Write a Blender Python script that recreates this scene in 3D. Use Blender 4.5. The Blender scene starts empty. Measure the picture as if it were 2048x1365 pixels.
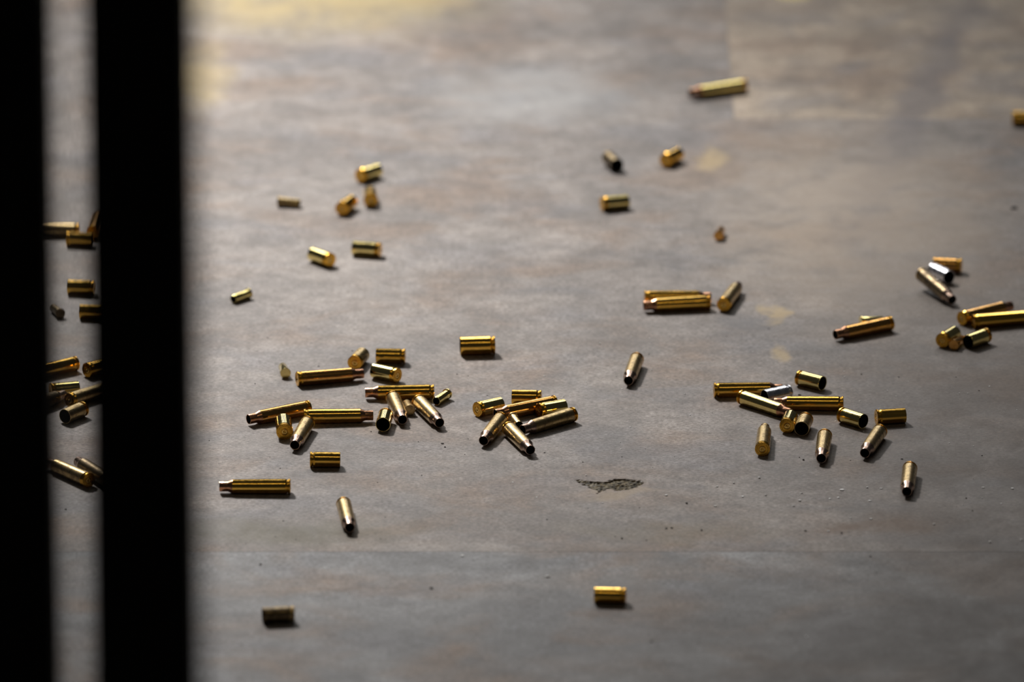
import bpy, bmesh, math, random
from mathutils import Vector, noise
random.seed(7)
SC = bpy.context.scene
COL = SC.collection

# ------------------------------------------------------------------ camera
cam_data = bpy.data.cameras.new('camera')
cam = bpy.data.objects.new('camera', cam_data); COL.objects.link(cam)
cam.location = (0, 0, 1.9377)
cam.rotation_euler = (math.radians(72.0), 0, 0)
cam_data.sensor_width = 36.0
cam_data.lens = 19000 / 2048 * 36.0
cam_data.clip_start = 0.05; cam_data.clip_end = 100
cam_data.dof.use_dof = True
cam_data.dof.focus_distance = 6.075
cam_data.dof.aperture_fstop = 6.4
SC.camera = cam

# ------------------------------------------------------------------ world, lamps, exposure
SC.view_settings.view_transform = 'Standard'
SC.view_settings.look = 'None'
SC.view_settings.gamma = 1.0
SC.view_settings.use_curve_mapping = False
SC.view_settings.exposure = 0.0
wd = bpy.data.worlds.new('range_dimness'); SC.world = wd; wd.use_nodes = True
bg = wd.node_tree.nodes['Background']
bg.inputs['Color'].default_value = (0.9, 0.93, 1.0, 1); bg.inputs['Strength'].default_value = 0.018

def lamp(name, loc, target, size, power, color, spread=180):
    d = bpy.data.lights.new(name, 'AREA'); d.shape = 'RECTANGLE'
    d.size, d.size_y = size; d.energy = power; d.color = color
    d.spread = math.radians(spread)
    o = bpy.data.objects.new(name, d); COL.objects.link(o)
    o.location = loc
    o.rotation_euler = (Vector(target) - Vector(loc)).to_track_quat('-Z', 'Y').to_euler()
    return o
def spot(name, loc, target, power, cone, radius, color):
    d = bpy.data.lights.new(name, 'SPOT'); d.energy = power; d.color = color
    d.spot_size = math.radians(cone); d.spot_blend = 1.0; d.shadow_soft_size = radius
    o = bpy.data.objects.new(name, d); COL.objects.link(o)
    o.location = loc
    o.rotation_euler = (Vector(target) - Vector(loc)).to_track_quat('-Z', 'Y').to_euler()
    return o
spot('range_spot', (-1.2, 8.4, 2.7), (-0.56, 6.36, 0), 980, 33.5, 0.20, (1.0, 0.965, 0.93))
for x in (-1.75, -0.85, 0.05, 0.95):      # strip lamps running along the ceiling of the range
    lamp('strip_lamp', (x, 11.6, 2.75), (x, 11.6, 0), (0.22, 8.6), 6.0 * 3.1416 * 0.22 * 8.6, (1.0, 0.985, 0.96))
lamp('added_cross_lamp', (-0.3, 9.3, 2.75), (-0.3, 9.3, 0), (3.6, 0.22), 6.0 * 3.1416 * 3.6 * 0.22, (1.0, 0.985, 0.96))  # added lamp: gives crosswise casings a bright line along the top
lamp('booth_lamp', (0.1, 4.3, 2.4), (0.0, 6.0, 0), (1.6, 0.12), 2.4, (1.0, 0.80, 0.45))


# ------------------------------------------------------------------ node helpers
class Nodes:
    def __init__(self, name):
        self.mat = bpy.data.materials.new(name); self.mat.use_nodes = True
        self.t = self.mat.node_tree
        self.p = self.t.nodes['Principled BSDF']
    def n(self, typ, **kw):
        nd = self.t.nodes.new(typ)
        for k, v in kw.items(): setattr(nd, k, v)
        return nd
    def put(self, sock, v):
        if isinstance(v, bpy.types.NodeSocket): self.t.links.new(v, sock)
        else: sock.default_value = v
    def math(self, op, a, b=0.0, clamp=False):
        nd = self.n('ShaderNodeMath', operation=op, use_clamp=clamp)
        self.put(nd.inputs[0], a); self.put(nd.inputs[1], b)
        return nd.outputs[0]
    def mapping(self, vec, scale=(1, 1, 1), loc=(0, 0, 0), rot=(0, 0, 0), kind='POINT'):
        nd = self.n('ShaderNodeMapping', vector_type=kind)
        self.put(nd.inputs['Vector'], vec)
        nd.inputs['Scale'].default_value = scale
        nd.inputs['Location'].default_value = loc
        nd.inputs['Rotation'].default_value = rot
        return nd.outputs[0]
    def noise(self, vec, scale, detail=3, rough=0.5, dist=0.0, color=False):
        nd = self.n('ShaderNodeTexNoise')
        self.put(nd.inputs['Vector'], vec)
        nd.inputs['Scale'].default_value = scale
        nd.inputs['Detail'].default_value = detail
        nd.inputs['Roughness'].default_value = rough
        nd.inputs['Distortion'].default_value = dist
        return nd.outputs['Color' if color else 'Fac']
    def ramp(self, fac, a, b, lo=0.0, hi=1.0):
        nd = self.n('ShaderNodeMapRange', interpolation_type='SMOOTHSTEP')
        self.put(nd.inputs[0], fac)
        for i, v in ((1, a), (2, b), (3, lo), (4, hi)): nd.inputs[i].default_value = v
        return nd.outputs[0]
    def mix(self, fac, a, b, blend='MIX'):
        nd = self.n('ShaderNodeMix', data_type='RGBA', blend_type=blend)
        self.put(nd.inputs[0], fac); self.put(nd.inputs[6], a); self.put(nd.inputs[7], b)
        return nd.outputs[2]
    def bump(self, h, dist, strength=1.0, normal=None):
        nd = self.n('ShaderNodeBump')
        nd.inputs['Strength'].default_value = strength
        nd.inputs['Distance'].default_value = dist
        self.put(nd.inputs['Height'], h)
        if normal is not None: self.put(nd.inputs['Normal'], normal)
        return nd.outputs[0]

def c4(r, g, b): return (r, g, b, 1.0)

# ------------------------------------------------------------------ floor material
def floor_material(name, tint_a, tint_b, shift):
    m = Nodes(name)
    geo = m.n('ShaderNodeNewGeometry').outputs['Position']
    warp = m.n('ShaderNodeVectorMath', operation='MULTIPLY_ADD')
    m.put(warp.inputs[0], m.noise(geo, 22, 4, 0.55, color=True))
    warp.inputs[1].default_value = (0.05, 0.07, 0.0)
    off = m.n('ShaderNodeVectorMath', operation='ADD')
    m.put(off.inputs[0], geo); off.inputs[1].default_value = (-0.025, -0.035, 0.0)
    m.put(warp.inputs[2], off.outputs[0])
    warped = warp.outputs[0]

    def blob(cx, cy, rx, ry, rot=0.0, soft=0.5, vec=None):
        v = m.mapping(warped if vec is None else vec, scale=(rx, ry, 1000.0), loc=(cx, cy, 0), rot=(0, 0, rot), kind='TEXTURE')
        ln = m.n('ShaderNodeVectorMath', operation='LENGTH'); m.put(ln.inputs[0], v)
        return m.ramp(ln.outputs['Value'], 1.0 + soft, 1.0 - soft)

    big = m.noise(m.mapping(geo, (0.7, 1.0, 1), (shift, 0, 0)), 9, 5, 0.6, 0.6)
    mid = m.noise(m.mapping(geo, (0.9, 0.75, 1), (shift, 3, 0)), 24, 6, 0.65, 0.5)
    streak = m.noise(m.mapping(geo, (0.3, 1.0, 1), (shift, 9, 0)), 190, 5, 0.7)
    grain = m.noise(m.mapping(geo, (0.45, 0.8, 1)), 800, 4, 0.75)
    patchy = m.noise(m.mapping(geo, (0.8, 0.8, 1), (shift, 21, 0)), 75, 5, 0.7, 0.3)
    speck = m.noise(m.mapping(geo, (0.6, 1.0, 1), (5, 5, 0)), 520, 2, 0.5)

    col = m.mix(m.ramp(big, 0.36, 0.64), tint_a, tint_b)
    warm = m.noise(m.mapping(geo, (0.8, 1.0, 1), (shift + 4, 17, 0)), 13, 4, 0.55, 0.4)
    col = m.mix(m.ramp(warm, 0.45, 0.68, 0, 0.75), col, c4(0.225, 0.168, 0.130))
    cool = m.noise(m.mapping(geo, (0.7, 1.0, 1), (shift + 8, 31, 0)), 17, 4, 0.55, 0.5)
    col = m.mix(m.ramp(cool, 0.48, 0.70, 0, 0.5), col, c4(0.185, 0.185, 0.20))
    col = m.mix(1.0, col, m.mix(m.ramp(mid, 0.28, 0.72), c4(0.72, 0.71, 0.70), c4(1.24, 1.24, 1.24)), 'MULTIPLY')
    col = m.mix(1.0, col, m.mix(streak, c4(0.80, 0.80, 0.80), c4(1.20, 1.20, 1.20)), 'MULTIPLY')
    col = m.mix(1.0, col, m.mix(m.ramp(grain, 0.25, 0.75), c4(0.46, 0.45, 0.44), c4(1.48, 1.49, 1.50)), 'MULTIPLY')
    col = m.mix(1.0, col, m.mix(m.ramp(patchy, 0.3, 0.7), c4(0.80, 0.785, 0.77), c4(1.17, 1.17, 1.17)), 'MULTIPLY')
    col = m.mix(m.ramp(speck, 0.68, 0.76, 0, 0.75), col, c4(0.05, 0.045, 0.04))
    # stains, worn paint and dirt of the boards, yellow patches, painted light falloff
    STAINS_AND_FALLOFF = [
        (-0.1441, 6.8650, 0.1238, 0.1549, 0, 0.45, (0.52, 0.4, 0.17), 0.72),  # yellow tint over the far left boards
        (-0.2290, 6.5860, 0.0217, 0.0776, 0, 0.6, (0.52, 0.4, 0.17), 0.5),  # smaller yellow tint further left
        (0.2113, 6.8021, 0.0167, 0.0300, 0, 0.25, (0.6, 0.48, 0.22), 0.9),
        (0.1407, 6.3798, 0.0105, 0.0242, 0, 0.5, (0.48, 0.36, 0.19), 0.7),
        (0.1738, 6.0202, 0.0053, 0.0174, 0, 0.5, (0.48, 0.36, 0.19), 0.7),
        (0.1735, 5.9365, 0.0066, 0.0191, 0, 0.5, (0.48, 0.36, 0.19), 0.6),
        (0.1578, 5.9931, 0.0166, 0.0173, 0, 0.6, (0.1, 0.105, 0.12), 0.5),
        (0.2921, 6.5226, 0.0161, 0.3012, -0.18, 0.6, (0.12, 0.115, 0.135), 0.6),
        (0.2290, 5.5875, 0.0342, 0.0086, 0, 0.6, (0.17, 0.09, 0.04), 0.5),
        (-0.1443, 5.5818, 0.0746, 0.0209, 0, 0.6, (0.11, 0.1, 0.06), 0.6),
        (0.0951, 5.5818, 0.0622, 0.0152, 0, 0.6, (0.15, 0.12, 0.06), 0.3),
        (0.0679, 5.6547, 0.0189, 0.0068, 0, 0.6, (0.36, 0.29, 0.21), 0.6),
        (0.2391, 6.2332, 0.0893, 0.2025, 0, 0.6, (0.42, 0.345, 0.275), 0.6),
        (0.3151, 5.6898, 0.1044, 0.4408, 0, 0.7, (0.085, 0.073, 0.065), 0.7),  # light falloff towards the right, darkened into the floor colour
        (0.2192, 5.3203, 0.1549, 0.1334, 0, 0.7, (0.085, 0.076, 0.07), 0.65),  # painted dimming of the near right corner, where the light fades
        (0.0129, 6.5352, 0.0681, 0.0636, 0, 0.6, (0.36, 0.37, 0.38), 0.5),
    ]
    for (cx, cy, rx, ry, rot, soft, rgb, amt) in STAINS_AND_FALLOFF:
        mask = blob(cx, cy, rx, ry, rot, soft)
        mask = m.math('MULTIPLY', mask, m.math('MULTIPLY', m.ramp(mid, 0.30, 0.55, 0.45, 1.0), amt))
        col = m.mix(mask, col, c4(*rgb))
    # splintered wood where the surface is gouged away
    wear = m.n('ShaderNodeAttribute', attribute_name='wear').outputs['Fac']
    wood = m.mix(m.ramp(m.noise(m.mapping(geo, (0.45, 1.0, 1)), 700, 3, 0.75), 0.42, 0.70), c4(0.028, 0.020, 0.007), c4(0.34, 0.27, 0.15))
    col = m.mix(wear, col, wood)
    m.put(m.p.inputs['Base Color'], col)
    m.put(m.p.inputs['Roughness'], m.ramp(mid, 0.3, 0.7, 0.55, 0.75))
    m.p.inputs['Specular IOR Level'].default_value = 0.3
    b = m.bump(grain, 0.0004, 0.5)
    b = m.bump(streak, 0.0006, 0.3, b)
    m.put(m.p.inputs['Normal'], b)
    return m.mat

# ------------------------------------------------------------------ metals
def brass(name, base, dark, rough, tarnish, warm=0.0):
    m = Nodes(name)
    tc = m.n('ShaderNodeTexCoord').outputs['Object']
    rnd = m.n('ShaderNodeObjectInfo').outputs['Random']
    sh = m.n('ShaderNodeVectorMath', operation='MULTIPLY_ADD')
    comb = m.n('ShaderNodeCombineXYZ')
    for i in range(3): m.put(comb.inputs[i], m.math('MULTIPLY', rnd, 3.0 + i))
    m.put(sh.inputs[0], tc); sh.inputs[1].default_value = (1, 1, 1); m.put(sh.inputs[2], comb.outputs[0])
    v = sh.outputs[0]
    blot = m.noise(v, 260, 5, 0.65, 0.3)
    scr = m.noise(m.mapping(v, (1.0, 0.12, 0.12)), 2400, 2, 0.6)
    spot = m.noise(v, 1100, 3, 0.6)
    col = m.mix(m.ramp(blot, 0.62 - tarnish * 0.4, 0.92 - tarnish * 0.4), c4(*base), c4(*dark))
    col = m.mix(m.ramp(spot, 0.60, 0.74, 0, 0.25 + 0.5 * tarnish), col, c4(*dark))
    m.put(m.p.inputs['Base Color'], col)
    m.p.inputs['Metallic'].default_value = 1.0
    m.put(m.p.inputs['Roughness'], m.ramp(blot, 0.25, 0.8, rough * 0.75, rough * 1.5))
    b = m.bump(scr, 0.00002, 0.2)
    b = m.bump(blot, 0.0003, 0.03 + tarnish * 0.12, b)
    m.put(m.p.inputs['Normal'], b)
    return m.mat

def plain(name, rgb, rough, metal=0.0, spec=0.5):
    m = Nodes(name)
    tc = m.n('ShaderNodeTexCoord').outputs['Object']
    n = m.noise(tc, 180, 4, 0.6)
    m.put(m.p.inputs['Base Color'], m.mix(n, c4(*[x * 0.8 for x in rgb]), c4(*[x * 1.2 for x in rgb])))
    m.p.inputs['Roughness'].default_value = rough
    m.p.inputs['Metallic'].default_value = metal
    m.p.inputs['Specular IOR Level'].default_value = spec
    return m.mat

M = {
    'bright': brass('bright_brass', (0.93, 0.76, 0.30), (0.50, 0.34, 0.08), 0.13, 0.12),
    'gold': brass('golden_brass', (0.90, 0.54, 0.10), (0.45, 0.22, 0.03), 0.12, 0.12),
    'copper': brass('reddish_brass', (0.80, 0.43, 0.12), (0.32, 0.15, 0.05), 0.16, 0.3),
    'dull': brass('dull_brass', (0.58, 0.43, 0.20), (0.24, 0.165, 0.085), 0.30, 0.55),
    'tarnish': brass('tarnished_brass', (0.22, 0.165, 0.09), (0.07, 0.05, 0.03), 0.38, 0.6),
    'nickel': brass('nickel_plate', (0.80, 0.81, 0.86), (0.42, 0.43, 0.46), 0.24, 0.1),
    'head': brass('head_brass', (0.80, 0.44, 0.06), (0.38, 0.18, 0.025), 0.22, 0.3),
    'annealed': brass('annealed_neck', (0.60, 0.31, 0.17), (0.25, 0.12, 0.08), 0.22, 0.45),
    'annealed_dull': brass('annealed_dull_neck', (0.48, 0.34, 0.26), (0.18, 0.12, 0.10), 0.26, 0.5),
    'primer_metal': brass('primer_metal', (0.88, 0.58, 0.16), (0.35, 0.20, 0.05), 0.2, 0.3),
    'soot': plain('soot', (0.006, 0.0055, 0.005), 0.85, 0.0, 0.2),
    'stamp_dark': plain('stamp_dark', (0.08, 0.05, 0.015), 0.5, 0.6),
    'black_paint': plain('black_paint', (0.016, 0.013, 0.010), 0.55, 0.0, 0.25),
    'chalk': plain('chalk', (0.82, 0.82, 0.82), 0.8),
    'dirt': plain('dirt', (0.02, 0.016, 0.012), 0.8),
}
NECK = {'bright': 'annealed', 'gold': 'annealed', 'copper': 'annealed', 'dull': 'annealed_dull', 'tarnish': 'annealed_dull', 'nickel': 'nickel'}
HEAD = {'bright': 'head', 'gold': 'head', 'copper': 'head', 'dull': 'head', 'tarnish': 'dull', 'nickel': 'nickel'}

# ------------------------------------------------------------------ mesh helpers
def new_obj(name, me, parent=None):
    o = bpy.data.objects.new(name, me); COL.objects.link(o)
    if parent is not None: o.parent = parent
    return o

def tag(o, label=None, cat=None, group=None, kind=None):
    if label: o['label'] = label
    if cat: o['category'] = cat
    if group: o['group'] = group
    if kind: o['kind'] = kind
    return o

def empty(name, loc, rot=(0, 0, 0)):
    o = bpy.data.objects.new(name, None); COL.objects.link(o)
    o.location = loc; o.rotation_euler = rot; o.empty_display_size = 0.01
    return o

def lathe(name, prof, mats, seg=40, sharp=28):
    """prof: list of (x mm, r mm, material slot of the band that starts here); revolved round local X."""
    verts, faces, slots = [], [], []
    rings = []
    for (x, r, _) in prof:
        if r <= 1e-6:
            rings.append([len(verts)]); verts.append((x / 1000, 0, 0))
        else:
            k0 = len(verts); rings.append(list(range(k0, k0 + seg)))
            for k in range(seg):
                a = 2 * math.pi * k / seg
                verts.append((x / 1000, r / 1000 * math.cos(a), r / 1000 * math.sin(a)))
    for i in range(len(prof) - 1):
        A, B = rings[i], rings[i + 1]
        for k in range(seg):
            k2 = (k + 1) % seg
            if len(A) == 1 and len(B) == 1: continue
            if len(A) == 1: f = (A[0], B[k2], B[k])
            elif len(B) == 1: f = (A[k], A[k2], B[0])
            else: f = (A[k], A[k2], B[k2], B[k])
            faces.append(f); slots.append(prof[i][2])
    me = bpy.data.meshes.new(name)
    me.from_pydata(verts, [], faces)
    for mt in mats: me.materials.append(mt)
    me.polygons.foreach_set('material_index', slots)
    me.polygons.foreach_set('use_smooth', [True] * len(faces))
    me.set_sharp_from_angle(angle=math.radians(sharp))
    me.update()
    return me

def box_mesh(name, x0, x1, y0, y1, z0, z1, mat, bevel=0.0):
    bm = bmesh.new()
    bmesh.ops.create_cube(bm, size=1.0)
    for v in bm.verts:
        v.co = ((x0 + x1) / 2 + v.co.x * (x1 - x0), (y0 + y1) / 2 + v.co.y * (y1 - y0), (z0 + z1) / 2 + v.co.z * (z1 - z0))
    if bevel: bmesh.ops.bevel(bm, geom=bm.edges[:], offset=bevel, segments=3, affect='EDGES', profile=0.5)
    me = bpy.data.meshes.new(name); bm.to_mesh(me); bm.free()
    me.materials.append(mat)
    return me

# ------------------------------------------------------------------ the floor: sub-base, boards, gouge
floor = new_obj('floor', box_mesh('floor', -4, 4, -1, 14, -0.05, -0.0121, plain('sub_base', (0.03, 0.027, 0.025), 0.9)))
tag(floor, 'worn grey-brown plywood floor strewn with brass casings', kind='structure')
XS, YS, YK, GAP = 0.158, 5.5422, 6.4752, 0.00015
GX0, GX1, GY0, GY1 = 0.0349, 0.0870, 5.6467, 5.6875
fm_left = floor_material('floor_board_grey', c4(0.200, 0.182, 0.173), c4(0.285, 0.257, 0.240), 0.0)
fm_right = floor_material('floor_board_brown', c4(0.33, 0.272, 0.215), c4(0.425, 0.352, 0.28), 6.0)
fm_near = floor_material('floor_board_near', c4(0.165, 0.167, 0.174), c4(0.26, 0.262, 0.270), 12.0)

def board(name, x0, x1, y0, y1, mat, hole=None):
    if hole is None:
        o = new_obj(name, box_mesh(name, x0, x1, y0, y1, -0.012, 0.0, mat), floor)
        return o
    xs = [x0, hole[0], hole[1], x1]; ys = [y0, hole[2], hole[3], y1]
    vs = [(x, y, 0.0) for y in ys for x in xs]
    n = len(vs)
    vs += [(x0, y0, -0.012), (x1, y0, -0.012), (x1, y1, -0.012), (x0, y1, -0.012)]
    fs = []
    for j in range(3):
        for i in range(3):
            if i == 1 and j == 1: continue
            a = j * 4 + i
            fs.append((a, a + 1, a + 5, a + 4))
    fs += [(n, n + 1, 3, 2, 1, 0), (n + 1, n + 2, 15, 11, 7, 3), (n + 2, n + 3, 12, 13, 14, 15), (n + 3, n, 0, 4, 8, 12), (n + 3, n + 2, n + 1, n)]
    me = bpy.data.meshes.new(name); me.from_pydata(vs, [], fs); me.materials.append(mat); me.update()
    return new_obj(name, me, floor)

board('floor_board', -2.4, XS - GAP / 2, YK + GAP / 2, 9.8, fm_left)
board('floor_board', XS + GAP / 2, 2.6, YK + GAP / 2, 9.8, fm_right)
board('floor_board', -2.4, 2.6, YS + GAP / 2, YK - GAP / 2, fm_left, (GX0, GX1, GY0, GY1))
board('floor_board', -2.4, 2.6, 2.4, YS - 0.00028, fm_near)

GPOLY = [(0.03885, 5.68099), (0.04610, 5.67903), (0.05712, 5.67512), (0.06348, 5.68001), (0.07139, 5.68148), (0.08239, 5.67708), (0.08296, 5.67219), (0.07494, 5.66051), (0.06485, 5.65954), (0.05952, 5.66148), (0.05377, 5.65274), (0.05287, 5.65759), (0.04916, 5.66634), (0.04448, 5.67219)]
def gouge():
    step = 0.0005
    nx = round((GX1 - GX0) / step); ny = round((GY1 - GY0) / step)
    vs, wear = [], []
    def inside(x, y):
        c = False; n = len(GPOLY); j = n - 1; d = 9.0
        for i in range(n):
            xi, yi = GPOLY[i]; xj, yj = GPOLY[j]
            if (yi > y) != (yj > y) and x < (xj - xi) * (y - yi) / (yj - yi) + xi: c = not c
            ex, ey = xj - xi, yj - yi
            t = max(0, min(1, ((x - xi) * ex + (y - yi) * ey) / (ex * ex + ey * ey)))
            d = min(d, math.hypot(x - xi - t * ex, y - yi - t * ey))
            j = i
        return d if c else -d
    for j in range(ny + 1):
        for i in range(nx + 1):
            x = GX0 + (GX1 - GX0) * i / nx; y = GY0 + (GY1 - GY0) * j / ny
            edge = i in (0, nx) or j in (0, ny)
            n1 = noise.noise((x * 160, y * 420, 0.3)); n2 = noise.noise((x * 500, y * 900, 1.7))
            d = inside(x + 0.0015 * n1, y) + 0.0022 * n1 + 0.0012 * n2
            w = 0.0 if edge else max(0.0, min(1.0, d / 0.0012 + 0.35))
            z = -w * (0.0009 + 0.0007 * n2 + 0.0005 * n1)
            if 0 < w < 0.9: z += 0.0003 * max(0, n2)
            vs.append((x, y, 0.0 if edge else z)); wear.append(w)
    fs = [(j * (nx + 1) + i, j * (nx + 1) + i + 1, (j + 1) * (nx + 1) + i + 1, (j + 1) * (nx + 1) + i) for j in range(ny) for i in range(nx)]
    me = bpy.data.meshes.new('gouge'); me.from_pydata(vs, [], fs)
    at = me.attributes.new('wear', 'FLOAT', 'POINT'); at.data.foreach_set('value', wear)
    me.materials.append(fm_left); me.update()
    g = new_obj('gouge', me, floor)
    g['label'] = 'splintered gouge showing raw wood in the floor'
gouge()

# ------------------------------------------------------------------ posts
def post(name, x0, x1, y0, y1, label):
    cx, cy = (x0 + x1) / 2, (y0 + y1) / 2
    r = empty(name, (cx, cy, 0))
    hw, hd = (x1 - x0) / 2, (y1 - y0) / 2
    new_obj('post_tube', box_mesh('post_tube', -hw, hw, -hd, hd, 0.006, 2.6, M['black_paint'], 0.003), r)
    pm = box_mesh('base_plate', -hw, hw, -hd - 0.03, hd + 0.03, 0.0, 0.006, M['black_paint'], 0.0015)
    new_obj('base_plate', pm, r)
    for s in (-1, 1):
        bo = new_obj('bolt', lathe('bolt', [(0, 0, 0), (0, 6, 0), (5, 6, 0), (6, 5, 0), (6, 0, 0)], [M['black_paint']], 6), r)
        bo.location = (0, s * (hd + 0.016), 0.006); bo.rotation_euler = (0, -math.pi / 2, 0)
    tag(r, label, 'post', 'black steel posts')
post('steel_post', -0.2369, -0.1892, 3.7757, 3.8257, 'black steel post cut by the left edge, left of the narrow gap')
post('steel_post', -0.1801, -0.1314, 3.7757, 3.8257, 'wide blurred black steel post right of the narrow gap')

# ------------------------------------------------------------------ casings
def head_profile(rr, rg, rb, lr, prim):
    # from the base face outwards: primer pocket, face, rim, extractor groove, start of the body
    return [(0.55, 0, 0), (0.55, prim, 0), (0.12, prim + 0.02, 0), (0.0, prim + 0.14, 0), (0.0, rr - 0.30, 0), (0.28, rr, 0), (lr, rr, 0), (lr + 0.15, rr - 0.15, 0), (lr + 0.22, rg, 0), (lr + 0.95, rg, 0), (lr + 2.0, rb, 0)]
SPEC = {
    'r': dict(name='rifle_casing', L=44.7, rr=4.80, rg=4.22, rb=4.79, lr=1.14, prim=2.25, group='spent rifle casings on the floor'),
    'p': dict(name='pistol_casing', L=19.15, rr=4.98, rg=4.38, rb=4.96, lr=1.20, prim=2.25, group='spent pistol casings on the floor'),
    'f': dict(name='pistol_casing', L=21.6, rr=5.39, rg=4.70, rb=5.38, lr=1.30, prim=2.25, group='spent pistol casings on the floor'),
    'a': dict(name='pistol_casing', L=22.8, rr=6.08, rg=5.20, rb=6.04, lr=1.25, prim=2.65, group='spent pistol casings on the floor'),
    's': dict(name='rimfire_casing', L=15.5, rr=3.50, rg=2.87, rb=2.87, lr=1.0, prim=0, group='spent rimfire casings on the floor'),
}
CACHE = {}
def part_meshes(t, mat):
    if (t, mat) in CACHE: return CACHE[(t, mat)]
    s = SPEC[t]; out = {}
    body_m, head_m, neck_m, soot = M[mat], M[HEAD[mat]], M[NECK[mat]], M['soot']
    if t == 's':
        out['case_head'] = lathe('case_head', [(0, 0, 0), (0, 3.0, 0), (0.0, 3.3, 0), (0.2, 3.5, 0), (0.9, 3.5, 0), (1.05, 3.35, 0), (1.1, 2.87, 0)], [M[mat]], 32)
        out['case_body'] = lathe('case_body', [(1.1, 2.87, 0), (15.3, 2.86, 0), (15.5, 2.78, 0), (15.45, 2.6, 1), (3.0, 2.6, 1), (3.0, 0, 1)], [body_m, soot], 32)
    else:
        hp = head_profile(s['rr'], s['rg'], s['rb'], s['lr'], s['prim'])
        out['case_head'] = lathe('case_head', hp, [head_m])
        p = s['prim']
        out['primer'] = lathe('primer', [(0.62, 0, 0), (0.58, 0.35, 0), (0.42, 0.7, 0), (0.16, 0.95, 0), (0.10, p - 0.55, 0), (0.20, p - 0.30, 0), (0.55, p - 0.22, 0)], [M['primer_metal']], 28)
        x0 = s['lr'] + 2.0
        if t == 'r':
            out['case_body'] = lathe('case_body', [(x0, 4.79, 0), (20, 4.65, 0), (36.4, 4.50, 0)], [body_m])
            out['case_neck'] = lathe('case_neck', [(36.4, 4.50, 0), (36.7, 4.44, 0), (39.3, 3.30, 0), (39.7, 3.21, 0), (44.55, 3.21, 0), (44.7, 3.14, 0), (44.65, 2.88, 1), (39.4, 2.88, 1), (36.5, 4.0, 1), (9, 4.0, 1), (9, 0, 1)], [neck_m, soot])
        else:
            L, rb = s['L'], s['rb']; rm = rb - 0.13 if t == 'p' else rb - 0.04
            out['case_body'] = lathe('case_body', [(x0, rb, 0), (L * 0.5, (rb + rm) / 2, 0), (L - 0.15, rm, 0), (L, rm - 0.10, 0), (L - 0.05, rm - 0.36, 1), (x0 + 2, rm - 0.5, 1), (x0 + 2, 0, 1)], [body_m, soot])
    CACHE[(t, mat)] = out
    return out

def stamp_mesh(t):
    # the letters struck round the primer: too small in view to read, so only their strokes
    rnd = random.Random(3); vs, fs = [], []
    R = SPEC[t]['rr'] - 1.25
    for k in range(26):
        a = 2 * math.pi * k / 26
        if k in (6, 7, 19, 20): continue
        for q in range(2):
            da = a + rnd.uniform(-0.06, 0.06); r0 = R + rnd.uniform(-0.45, 0.1); w = rnd.choice((0.10, 0.3)); h = 0.5 if w < 0.2 else 0.14
            i = len(vs)
            for (u, v) in ((-w, 0), (w, 0), (w, h), (-w, h)):
                rr = r0 + v; aa = da + u / R
                vs.append((-0.00002, rr / 1000 * math.cos(aa), rr / 1000 * math.sin(aa)))
            for (u, v) in ((-w, 0), (w, 0), (w, h), (-w, h)):
                rr = r0 + v; aa = da + u / R
                vs.append((0.00005, rr / 1000 * math.cos(aa), rr / 1000 * math.sin(aa)))
            fs += [(i, i + 1, i + 2, i + 3), (i, i + 4, i + 5, i + 1), (i + 1, i + 5, i + 6, i + 2), (i + 2, i + 6, i + 7, i + 3), (i + 3, i + 7, i + 4, i)]
    me = bpy.data.meshes.new('headstamp'); me.from_pydata(vs, [], fs); me.materials.append(M['stamp_dark'])
    return me
STAMP = {'p': stamp_mesh('p'), 'f': stamp_mesh('f'), 'r': stamp_mesh('r')}

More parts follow.
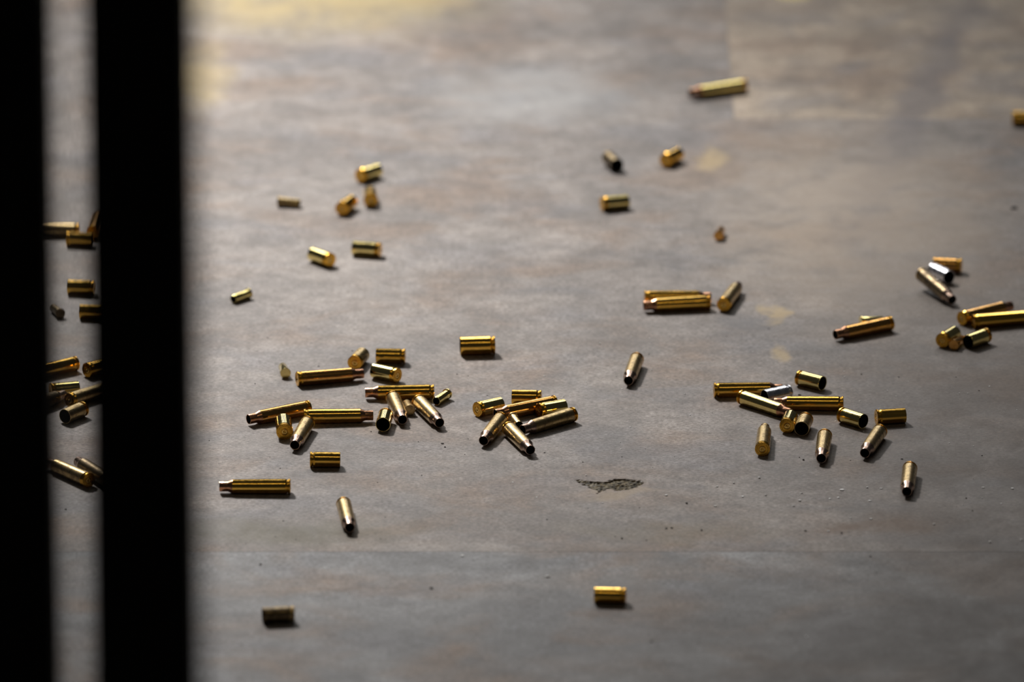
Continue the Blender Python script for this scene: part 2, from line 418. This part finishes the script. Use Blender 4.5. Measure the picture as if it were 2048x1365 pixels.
# kind, finish, x, y, z of the base centre (m), roll, tilt, heading (rad), struck head in view, label
CASINGS = [
    ('s', 'bright', -0.14764, 5.88491, 0.00350, 0.84, -0.0407, 1.7189, 0, 'tiny rimfire casing with rim towards camera, by itself left of a long casing'),
    ('r', 'copper', -0.13994, 5.86897, 0.00480, 5.32, -0.0085, 0.2865, 0, 'long casing with base left and reddish neck pointing right at three pistol casings'),
    ('p', 'dull', -0.10284, 5.90175, 0.00496, 4.80, -0.0063, 1.3128, 0, 'pistol casing with primer towards camera behind the neck of a long casing'),
    ('p', 'gold', -0.06990, 5.91624, 0.00496, 1.60, -0.0063, 3.0669, 0, 'shiny gold pistol casing lying crosswise, rearmost in its group of three'),
    ('p', 'bright', -0.07447, 5.87541, 0.00496, 3.11, -0.0063, 2.5094, 1, 'pale shiny pistol casing with base at lower right, above a long casing'),
    ('r', 'gold', -0.05040, 5.84268, 0.00480, 2.82, -0.0085, -3.1209, 0, 'shiny long casing lying crosswise behind two dull casings, neck to the left'),
    ('s', 'bright', -0.04176, 5.84262, 0.00350, 4.09, -0.0407, -2.0564, 0, 'tiny rimfire casing with dark mouth right of a shiny long casing'),
    ('r', 'dull', -0.07706, 5.83049, 0.00480, 4.95, -0.0085, -1.4196, 0, 'dull long casing with mouth towards camera, right beside a stubby dark-mouthed casing'),
    ('r', 'dull', -0.06026, 5.82246, 0.00480, 0.59, -0.0085, -1.2569, 0, 'dull long casing with mouth towards lower right, rightmost of the left cluster'),
    ('p', 'bright', -0.08117, 5.79434, 0.00496, 0.18, -0.0063, -1.6509, 0, 'stubby pistol casing with wide dark mouth towards camera at the end of a long neck'),
    ('s', 'dull', -0.06571, 5.80823, 0.00350, 5.25, -0.0407, 1.7213, 0, 'tiny rimfire casing with base to camera between two dull long casings'),
    ('r', 'copper', -0.13098, 5.81026, 0.00480, 2.72, -0.0085, -2.5991, 0, 'reddish long casing pointing lower left behind a fat upright-looking casing'),
    ('f', 'bright', -0.14532, 5.75881, 0.00540, 4.79, -0.0023, 1.6334, 1, 'fat casing showing its stamped head and primer to camera, in the left cluster'),
    ('r', 'gold', -0.13390, 5.79184, 0.00480, 0.01, -0.0085, 0.0750, 0, 'shiny gold long casing lying crosswise with its neck pointing right at a dark mouth'),
    ('r', 'dull', -0.13107, 5.77942, 0.00480, 2.80, -0.0085, -1.7350, 0, 'dull grey-brown long casing with mouth towards camera next to a fat stamped casing'),
    ('p', 'gold', -0.12806, 5.70523, 0.00496, 4.53, -0.0063, -0.0073, 0, 'gold pistol casing lying alone crosswise below the left cluster'),
    ('r', 'gold', -0.13927, 5.65299, 0.00480, 1.44, -0.0085, 3.1232, 0, 'shiny long casing lying alone crosswise with its neck to the left by the black post'),
    ('r', 'dull', -0.10534, 5.61931, 0.00480, 5.94, -0.0085, -1.4684, 0, 'dull long casing lying alone with mouth to camera below the left cluster'),
    ('a', 'gold', -0.01131, 5.93649, 0.00605, 5.66, -0.0022, -3.0561, 0, 'fat pistol casing lying alone above the middle cluster, mouth left'),
    ('r', 'dull', 0.08169, 5.91096, 0.00480, 0.19, -0.0085, -1.7041, 0, 'pale dull long casing alone right of the middle cluster, mouth to camera'),
    ('p', 'gold', 0.01908, 5.82964, 0.00496, 0.16, -0.0063, 3.0582, 0, 'dark gold pistol casing, rearmost of the middle cluster'),
    ('p', 'bright', -0.02259, 5.80520, 0.00496, 3.40, -0.0063, 0.6549, 1, 'shiny pistol casing with primer to the left, leftmost of the middle cluster'),
    ('r', 'copper', 0.02777, 5.82040, 0.00480, 5.90, -0.0085, -2.6043, 0, 'reddish long casing across the back of the middle cluster, neck lower left'),
    ('p', 'bright', 0.01727, 5.80259, 0.00496, 2.39, -0.0063, 0.5462, 1, 'shiny pistol casing with glinting primer squeezed between two long casings'),
    ('r', 'dull', 0.03948, 5.79661, 0.00480, 1.36, -0.0085, -2.3917, 0, 'speckled long casing with dark mouth lower left, right side of the middle cluster'),
    ('r', 'dull', -0.00696, 5.78733, 0.00480, 2.65, -0.0085, -1.8232, 0, 'long casing with mouth lower left, left leg of a V shape'),
    ('r', 'dull', -0.00202, 5.76787, 0.00480, 0.18, -0.0085, -1.2584, 0, 'long casing with mouth lower right, frontmost of the middle cluster'),
    ('s', 'dull', 0.00040, 5.79426, 0.00350, 1.39, -0.0407, -1.3091, 0, 'tiny rimfire casing tucked behind two long casings that form a V shape'),
    ('p', 'bright', 0.18655, 5.87132, 0.00496, 2.75, -0.0063, -0.6595, 0, 'shiny pistol casing with dark mouth to the right, rearmost of the right cluster'),
    ('r', 'gold', 0.13074, 5.84578, 0.00480, 3.11, -0.0085, 0.0853, 0, 'shiny long casing lying crosswise at the left end of the right cluster'),
    ('p', 'nickel', 0.17955, 5.84146, 0.00496, 1.46, -0.0063, -2.5855, 0, 'silver nickel pistol casing between two shiny long casings'),
    ('r', 'bright', 0.14837, 5.83171, 0.00480, 1.45, -0.0085, -0.8177, 0, 'pale bright long casing slanting to lower right in front of the silver casing'),
    ('r', 'gold', 0.21392, 5.81822, 0.00480, 1.37, -0.0085, 3.0834, 0, 'shiny gold long casing lying crosswise right of the silver casing, neck left'),
    ('p', 'bright', 0.17622, 5.77184, 0.00496, 2.89, -0.0063, 1.4200, 1, 'pistol casing showing its round head and primer, beside a black-mouthed casing'),
    ('p', 'dull', 0.18862, 5.78579, 0.00496, 1.82, -0.0063, -1.7379, 0, 'pistol casing with big black mouth to camera, right of a head-on casing'),
    ('p', 'bright', 0.21186, 5.79523, 0.00496, 0.13, -0.0063, -0.7802, 0, 'pale pistol casing with dark mouth lower right, at the end of a gold long casing'),
    ('p', 'gold', 0.23387, 5.78998, 0.00496, 5.26, -0.0063, 0.2166, 0, 'brown gold pistol casing with base left, rightmost of the right cluster'),
    ('r', 'dull', 0.15926, 5.72571, 0.00480, 3.49, -0.0085, 1.5119, 1, 'dull long casing with brass head to camera, front left of the right cluster'),
    ('r', 'dull', 0.19986, 5.75345, 0.00480, 4.03, -0.0085, -1.6520, 0, 'dull long casing pointing at camera, middle one of three in a row'),
    ('r', 'dull', 0.23558, 5.76266, 0.00480, 1.17, -0.0085, -1.8286, 0, 'dull long casing with mouth lower left below a brown gold pistol casing'),
    ('r', 'dull', 0.25164, 5.68849, 0.00480, 6.23, -0.0085, -1.6537, 0, 'dull tan long casing lying alone at the lower right, mouth to camera'),
    ('r', 'copper', 0.25092, 5.98750, 0.00480, 5.40, -0.0085, -2.5696, 0, 'brown long casing with neck lower left, apart from the far right cluster'),
    ('s', 'bright', 0.23101, 5.99533, 0.00350, 0.76, -0.0407, 0.2701, 0, 'tiny casing almost hidden behind a brown long casing'),
    ('r', 'copper', 0.29808, 5.99695, 0.00480, 2.09, -0.0085, 0.7007, 0, 'orange long casing with head left, rear of two side by side at right edge'),
    ('r', 'gold', 0.30536, 5.99043, 0.00480, 4.53, -0.0085, 0.2874, 0, 'dark gold long casing cut by the right edge, front one of two side by side'),
    ('p', 'bright', 0.28327, 5.94914, 0.00496, 4.47, -0.0063, 1.0888, 1, 'pistol casing with round head lower left, leftmost of a group of three'),
    ('s', 'copper', 0.29065, 5.94439, 0.00350, 5.88, -0.0407, 1.1754, 0, 'tiny rimfire casing between two pistol casings at the right'),
    ('p', 'bright', 0.31306, 5.96070, 0.00496, 2.65, -0.0063, -2.3172, 0, 'bright pistol casing with black mouth lower left, at right under two long casings'),
    ('p', 'copper', 0.30336, 6.11275, 0.00496, 5.21, -0.0063, 2.9513, 0, 'glowing orange pistol casing behind a silver casing at the upper right'),
    ('p', 'nickel', 0.28373, 6.10374, 0.00496, 4.21, -0.0063, -1.0180, 0, 'silver nickel pistol casing with black mouth below an orange casing'),
    ('r', 'tarnish', 0.27501, 6.07887, 0.00980, 1.91, -0.1207, -1.1316, 0, 'dark tarnished long casing slanting to lower right against a silver casing'),
    ('r', 'dull', -0.29503, 6.19361, 0.00480, 3.69, -0.0085, 3.0630, 0, 'dull long casing seen between the black posts, behind a bright pistol casing'),
    ('p', 'gold', -0.30346, 6.17425, 0.00496, 5.54, -0.0063, -0.1302, 0, 'bright pistol casing seen between the black posts, uppermost short one'),
    ('r', 'copper', -0.28468, 6.18750, 0.00480, 5.31, -0.0085, 1.5135, 0, 'brass casing mostly hidden by the wide black post, beside the uppermost pistol casing'),
    ('p', 'gold', -0.27878, 6.06373, 0.00496, 3.17, -0.0063, 3.0222, 0, 'gold pistol casing lying crosswise, fully in view between the black posts'),
    ('s', 'tarnish', -0.30063, 6.01178, 0.00350, 3.70, -0.0407, 1.9468, 0, 'tiny dark casing between the black posts'),
    ('p', 'gold', -0.26781, 6.01019, 0.00496, 0.22, -0.0063, 3.0368, 0, 'gold pistol casing with its right half behind the wide black post'),
    ('r', 'gold', -0.28475, 5.90189, 0.00480, 1.52, -0.0085, -2.5281, 0, 'gold casing pointing left behind the left black post'),
    ('p', 'gold', -0.27708, 5.88655, 0.00496, 5.01, -0.0063, 0.7534, 0, 'shiny casing with primer to camera, running behind the wide black post'),
    ('p', 'bright', -0.29936, 5.84394, 0.00496, 2.60, -0.0063, 0.3046, 0, 'short casing behind two long dull ones between the posts'),
    ('r', 'tarnish', -0.31753, 5.80231, 0.00480, 1.09, -0.0085, 0.9115, 0, 'dark tarnished casing coming from behind the left post'),
    ('r', 'dull', -0.28612, 5.82472, 0.00480, 3.45, -0.0085, 0.8176, 0, 'long casing with base lower left running behind the wide post'),
    ('p', 'dull', -0.27615, 5.80717, 0.00496, 4.42, -0.0063, -2.1978, 0, 'pistol casing with black mouth lower left between the black posts'),
    ('r', 'dull', -0.26669, 5.66441, 0.00480, 4.24, -0.0085, 2.2031, 0, 'gold-brown long casing with base at lower right, lowest between the posts'),
    ('r', 'tarnish', -0.25448, 5.66309, 0.00480, 2.35, -0.0085, 2.0484, 0, 'dim long casing slipping behind the wide post, beside another long one'),
    ('r', 'gold', 0.13201, 6.03244, 0.00480, 2.76, -0.0085, -2.9978, 0, 'orange gold long casing in front of a second one lying parallel'),
    ('r', 'gold', 0.08841, 6.04231, 0.00480, 3.19, -0.0085, 0.0636, 0, 'gold long casing lying parallel behind another, neck to the right'),
    ('r', 'dull', 0.14090, 6.02652, 0.00480, 4.89, -0.0085, 1.3305, 0, 'long casing with orange head to camera right of two parallel ones'),
    ('p', 'bright', -0.10574, 6.32009, 0.00496, 3.27, -0.0063, 0.8775, 0, 'bright pistol casing, uppermost of the upper left group'),
    ('s', 'dull', -0.16142, 6.26568, 0.00350, 2.47, -0.0407, -0.2282, 0, 'tiny dull tan rimfire casing alone at the upper left'),
    ('p', 'gold', -0.11714, 6.24263, 0.00496, 3.08, -0.0063, 1.2346, 0, 'gold pistol casing with head to camera, lower of a blurred pair'),
    ('p', 'gold', -0.09734, 6.26211, 0.00496, 0.19, -0.0063, 1.6142, 0, 'gold pistol casing standing end-on right below the uppermost bright casing'),
    ('s', 'bright', -0.17602, 6.05669, 0.00350, 0.27, -0.0407, -2.2929, 0, 'tiny bright casing with dark mouth beside the wide black post'),
    ('p', 'bright', -0.12281, 6.12517, 0.00496, 4.42, -0.0063, 2.2638, 0, 'bright pistol casing with its head at lower right, left of a crosswise one'),
    ('p', 'bright', -0.08932, 6.14872, 0.00496, 6.17, -0.0063, 2.8853, 0, 'bright pistol casing lying crosswise in the upper left field'),
    ('p', 'tarnish', 0.06760, 6.36436, 0.00496, 3.73, -0.0063, -1.2709, 0, 'dark blurred casing with black mouth at the upper middle'),
    ('p', 'gold', 0.10737, 6.35695, 0.00496, 2.47, -0.0063, 1.0740, 0, 'blurred gold casing with head lower left, right of a black-mouthed one'),
    ('p', 'bright', 0.06177, 6.25442, 0.00496, 1.07, -0.0063, 0.3275, 0, 'blurred bright pistol casing lying crosswise in the upper middle'),
    ('s', 'copper', 0.14098, 6.18511, 0.00350, 3.15, -0.0407, 1.4334, 0, 'tiny orange casing end-on alone right of the upper middle'),
    ('r', 'bright', 0.16738, 6.54414, 0.00480, 6.17, -0.0085, -2.6797, 0, 'blurred bright long casing alone at the top right'),
    ('p', 'gold', 0.35521, 6.46105, 0.00496, 4.84, -0.0063, -0.1045, 0, 'blurred orange casing cut by the right edge near the top'),
    ('p', 'tarnish', -0.13186, 5.41399, 0.00496, 3.39, -0.0063, -3.0180, 0, 'dark blurred pistol casing alone at the bottom left'),
    ('p', 'gold', 0.06929, 5.44654, 0.00496, 5.40, -0.0063, 3.0529, 0, 'dark gold blurred pistol casing alone at the bottom middle'),
]
for (t, mat, x, y, z, roll, tilt, yaw, stamped, label) in CASINGS:
    s = SPEC[t]
    root = empty(s['name'], (x, y, z), (roll, -tilt, yaw))
    for nm, me in part_meshes(t, mat).items():
        o = new_obj(nm, me, root)
        if nm == 'case_neck' and mat != 'nickel': o['label'] = 'heat-reddened neck with open mouth'
        if nm == 'primer': o['label'] = 'dented round primer'
    if stamped:
        o = new_obj('headstamp', STAMP[t], root); o['kind'] = 'stuff'
    tag(root, label, 'bullet casing', s['group'])

# ------------------------------------------------------------------ grit
def crumb(bm, x, y, r, rnd):
    ret = bmesh.ops.create_icosphere(bm, subdivisions=1, radius=r)
    sx, sy, sz = rnd.uniform(0.8, 1.3), rnd.uniform(0.7, 1.2), rnd.uniform(0.3, 0.55)
    for v in ret['verts']:
        k = rnd.uniform(0.75, 1.2)
        v.co = (x + v.co.x * sx * k, y + v.co.y * sy * k, max(0.0, r * sz * 0.9 + v.co.z * sz * k))
def grit(name, pts, mat, label):
    bm = bmesh.new(); rnd = random.Random(11)
    for (x, y, r) in pts: crumb(bm, x, y, r, rnd)
    me = bpy.data.meshes.new(name); bm.to_mesh(me); bm.free(); me.materials.append(mat)
    return tag(new_obj(name, me), label, 'grit', kind='stuff')
WHITE = [(0.1561, 5.6830, 0.0009), (0.1399, 5.6727, 0.0009), (0.1293, 5.6660, 0.0009), (0.1448, 5.6464, 0.0009), (0.1595, 5.6491, 0.0009), (0.1822, 5.6530, 0.0009), (0.2238, 5.6640, 0.0009), (0.2326, 5.6620, 0.0009), (0.1995, 5.6424, 0.0009), (0.2048, 5.6444, 0.0009), (0.2245, 5.6385, 0.0009), (0.1805, 5.6385, 0.0009), (0.1273, 5.6280, 0.0009), (0.1764, 5.6280, 0.0009), (0.0969, 5.6491, 0.0009), (0.2630, 5.5932, 0.0009), (0.1967, 5.5805, 0.0009), (0.2114, 5.6055, 0.0009), (0.2239, 5.6036, 0.0009), (0.2962, 5.5595, 0.0009), (0.3158, 5.5633, 0.0009), (0.1774, 5.3864, 0.0009), (0.2968, 5.6640, 0.0009), (0.3151, 5.6620, 0.0009), (0.0218, 5.4949, 0.0015), (-0.0305, 5.5338, 0.0012), (0.0468, 5.6878, 0.0007)]
DARK = [(0.1094, 5.6335, 0.0009), (0.1178, 5.5817, 0.0009), (0.0994, 5.5863, 0.0009), (0.0959, 5.5855, 0.0009), (0.0681, 5.5664, 0.0009), (0.1825, 5.5805, 0.0009), (0.2047, 5.5767, 0.0009), (0.0839, 5.3778, 0.0009), (0.2211, 5.5330, 0.0009), (-0.0495, 5.4738, 0.0014), (-0.0444, 5.7512, 0.001), (-0.0428, 5.7442, 0.0006), (0.1865, 5.8498, 0.001), (-0.2791, 5.6219, 0.0008), (-0.1548, 5.5180, 0.0009), (0.1852, 5.7184, 0.0008), (0.2479, 5.7204, 0.0008)]
rnd = random.Random(5)
WHITE += [(rnd.uniform(-0.02, 0.36), rnd.uniform(5.62, 5.98), rnd.uniform(0.0002, 0.0006)) for _ in range(170)]
DARK += [(rnd.uniform(-0.36, 0.36), rnd.uniform(5.5, 6.1), rnd.uniform(0.0002, 0.0006)) for _ in range(170)]
grit('white_grit', WHITE, M['chalk'], 'tiny pale crumbs scattered over the lower right floor')
grit('dark_grit', DARK, M['dirt'], 'tiny dark specks of dirt scattered over the floor')
def lone(name, x, y, r, mat, label):
    bm = bmesh.new(); crumb(bm, 0, 0, r, random.Random(2))
    me = bpy.data.meshes.new(name); bm.to_mesh(me); bm.free(); me.materials.append(mat)
    o = new_obj(name, me); o.location = (x, y, 0); tag(o, label, 'debris')
lone('dirt_crumb', 0.3462, 6.2599, 0.0022, M['dirt'], 'single blurred dark crumb near the upper right edge')
lone('chalk_crumb', 0.2078, 5.6595, 0.0013, M['chalk'], 'largest white crumb, left of the casing at the lower right')
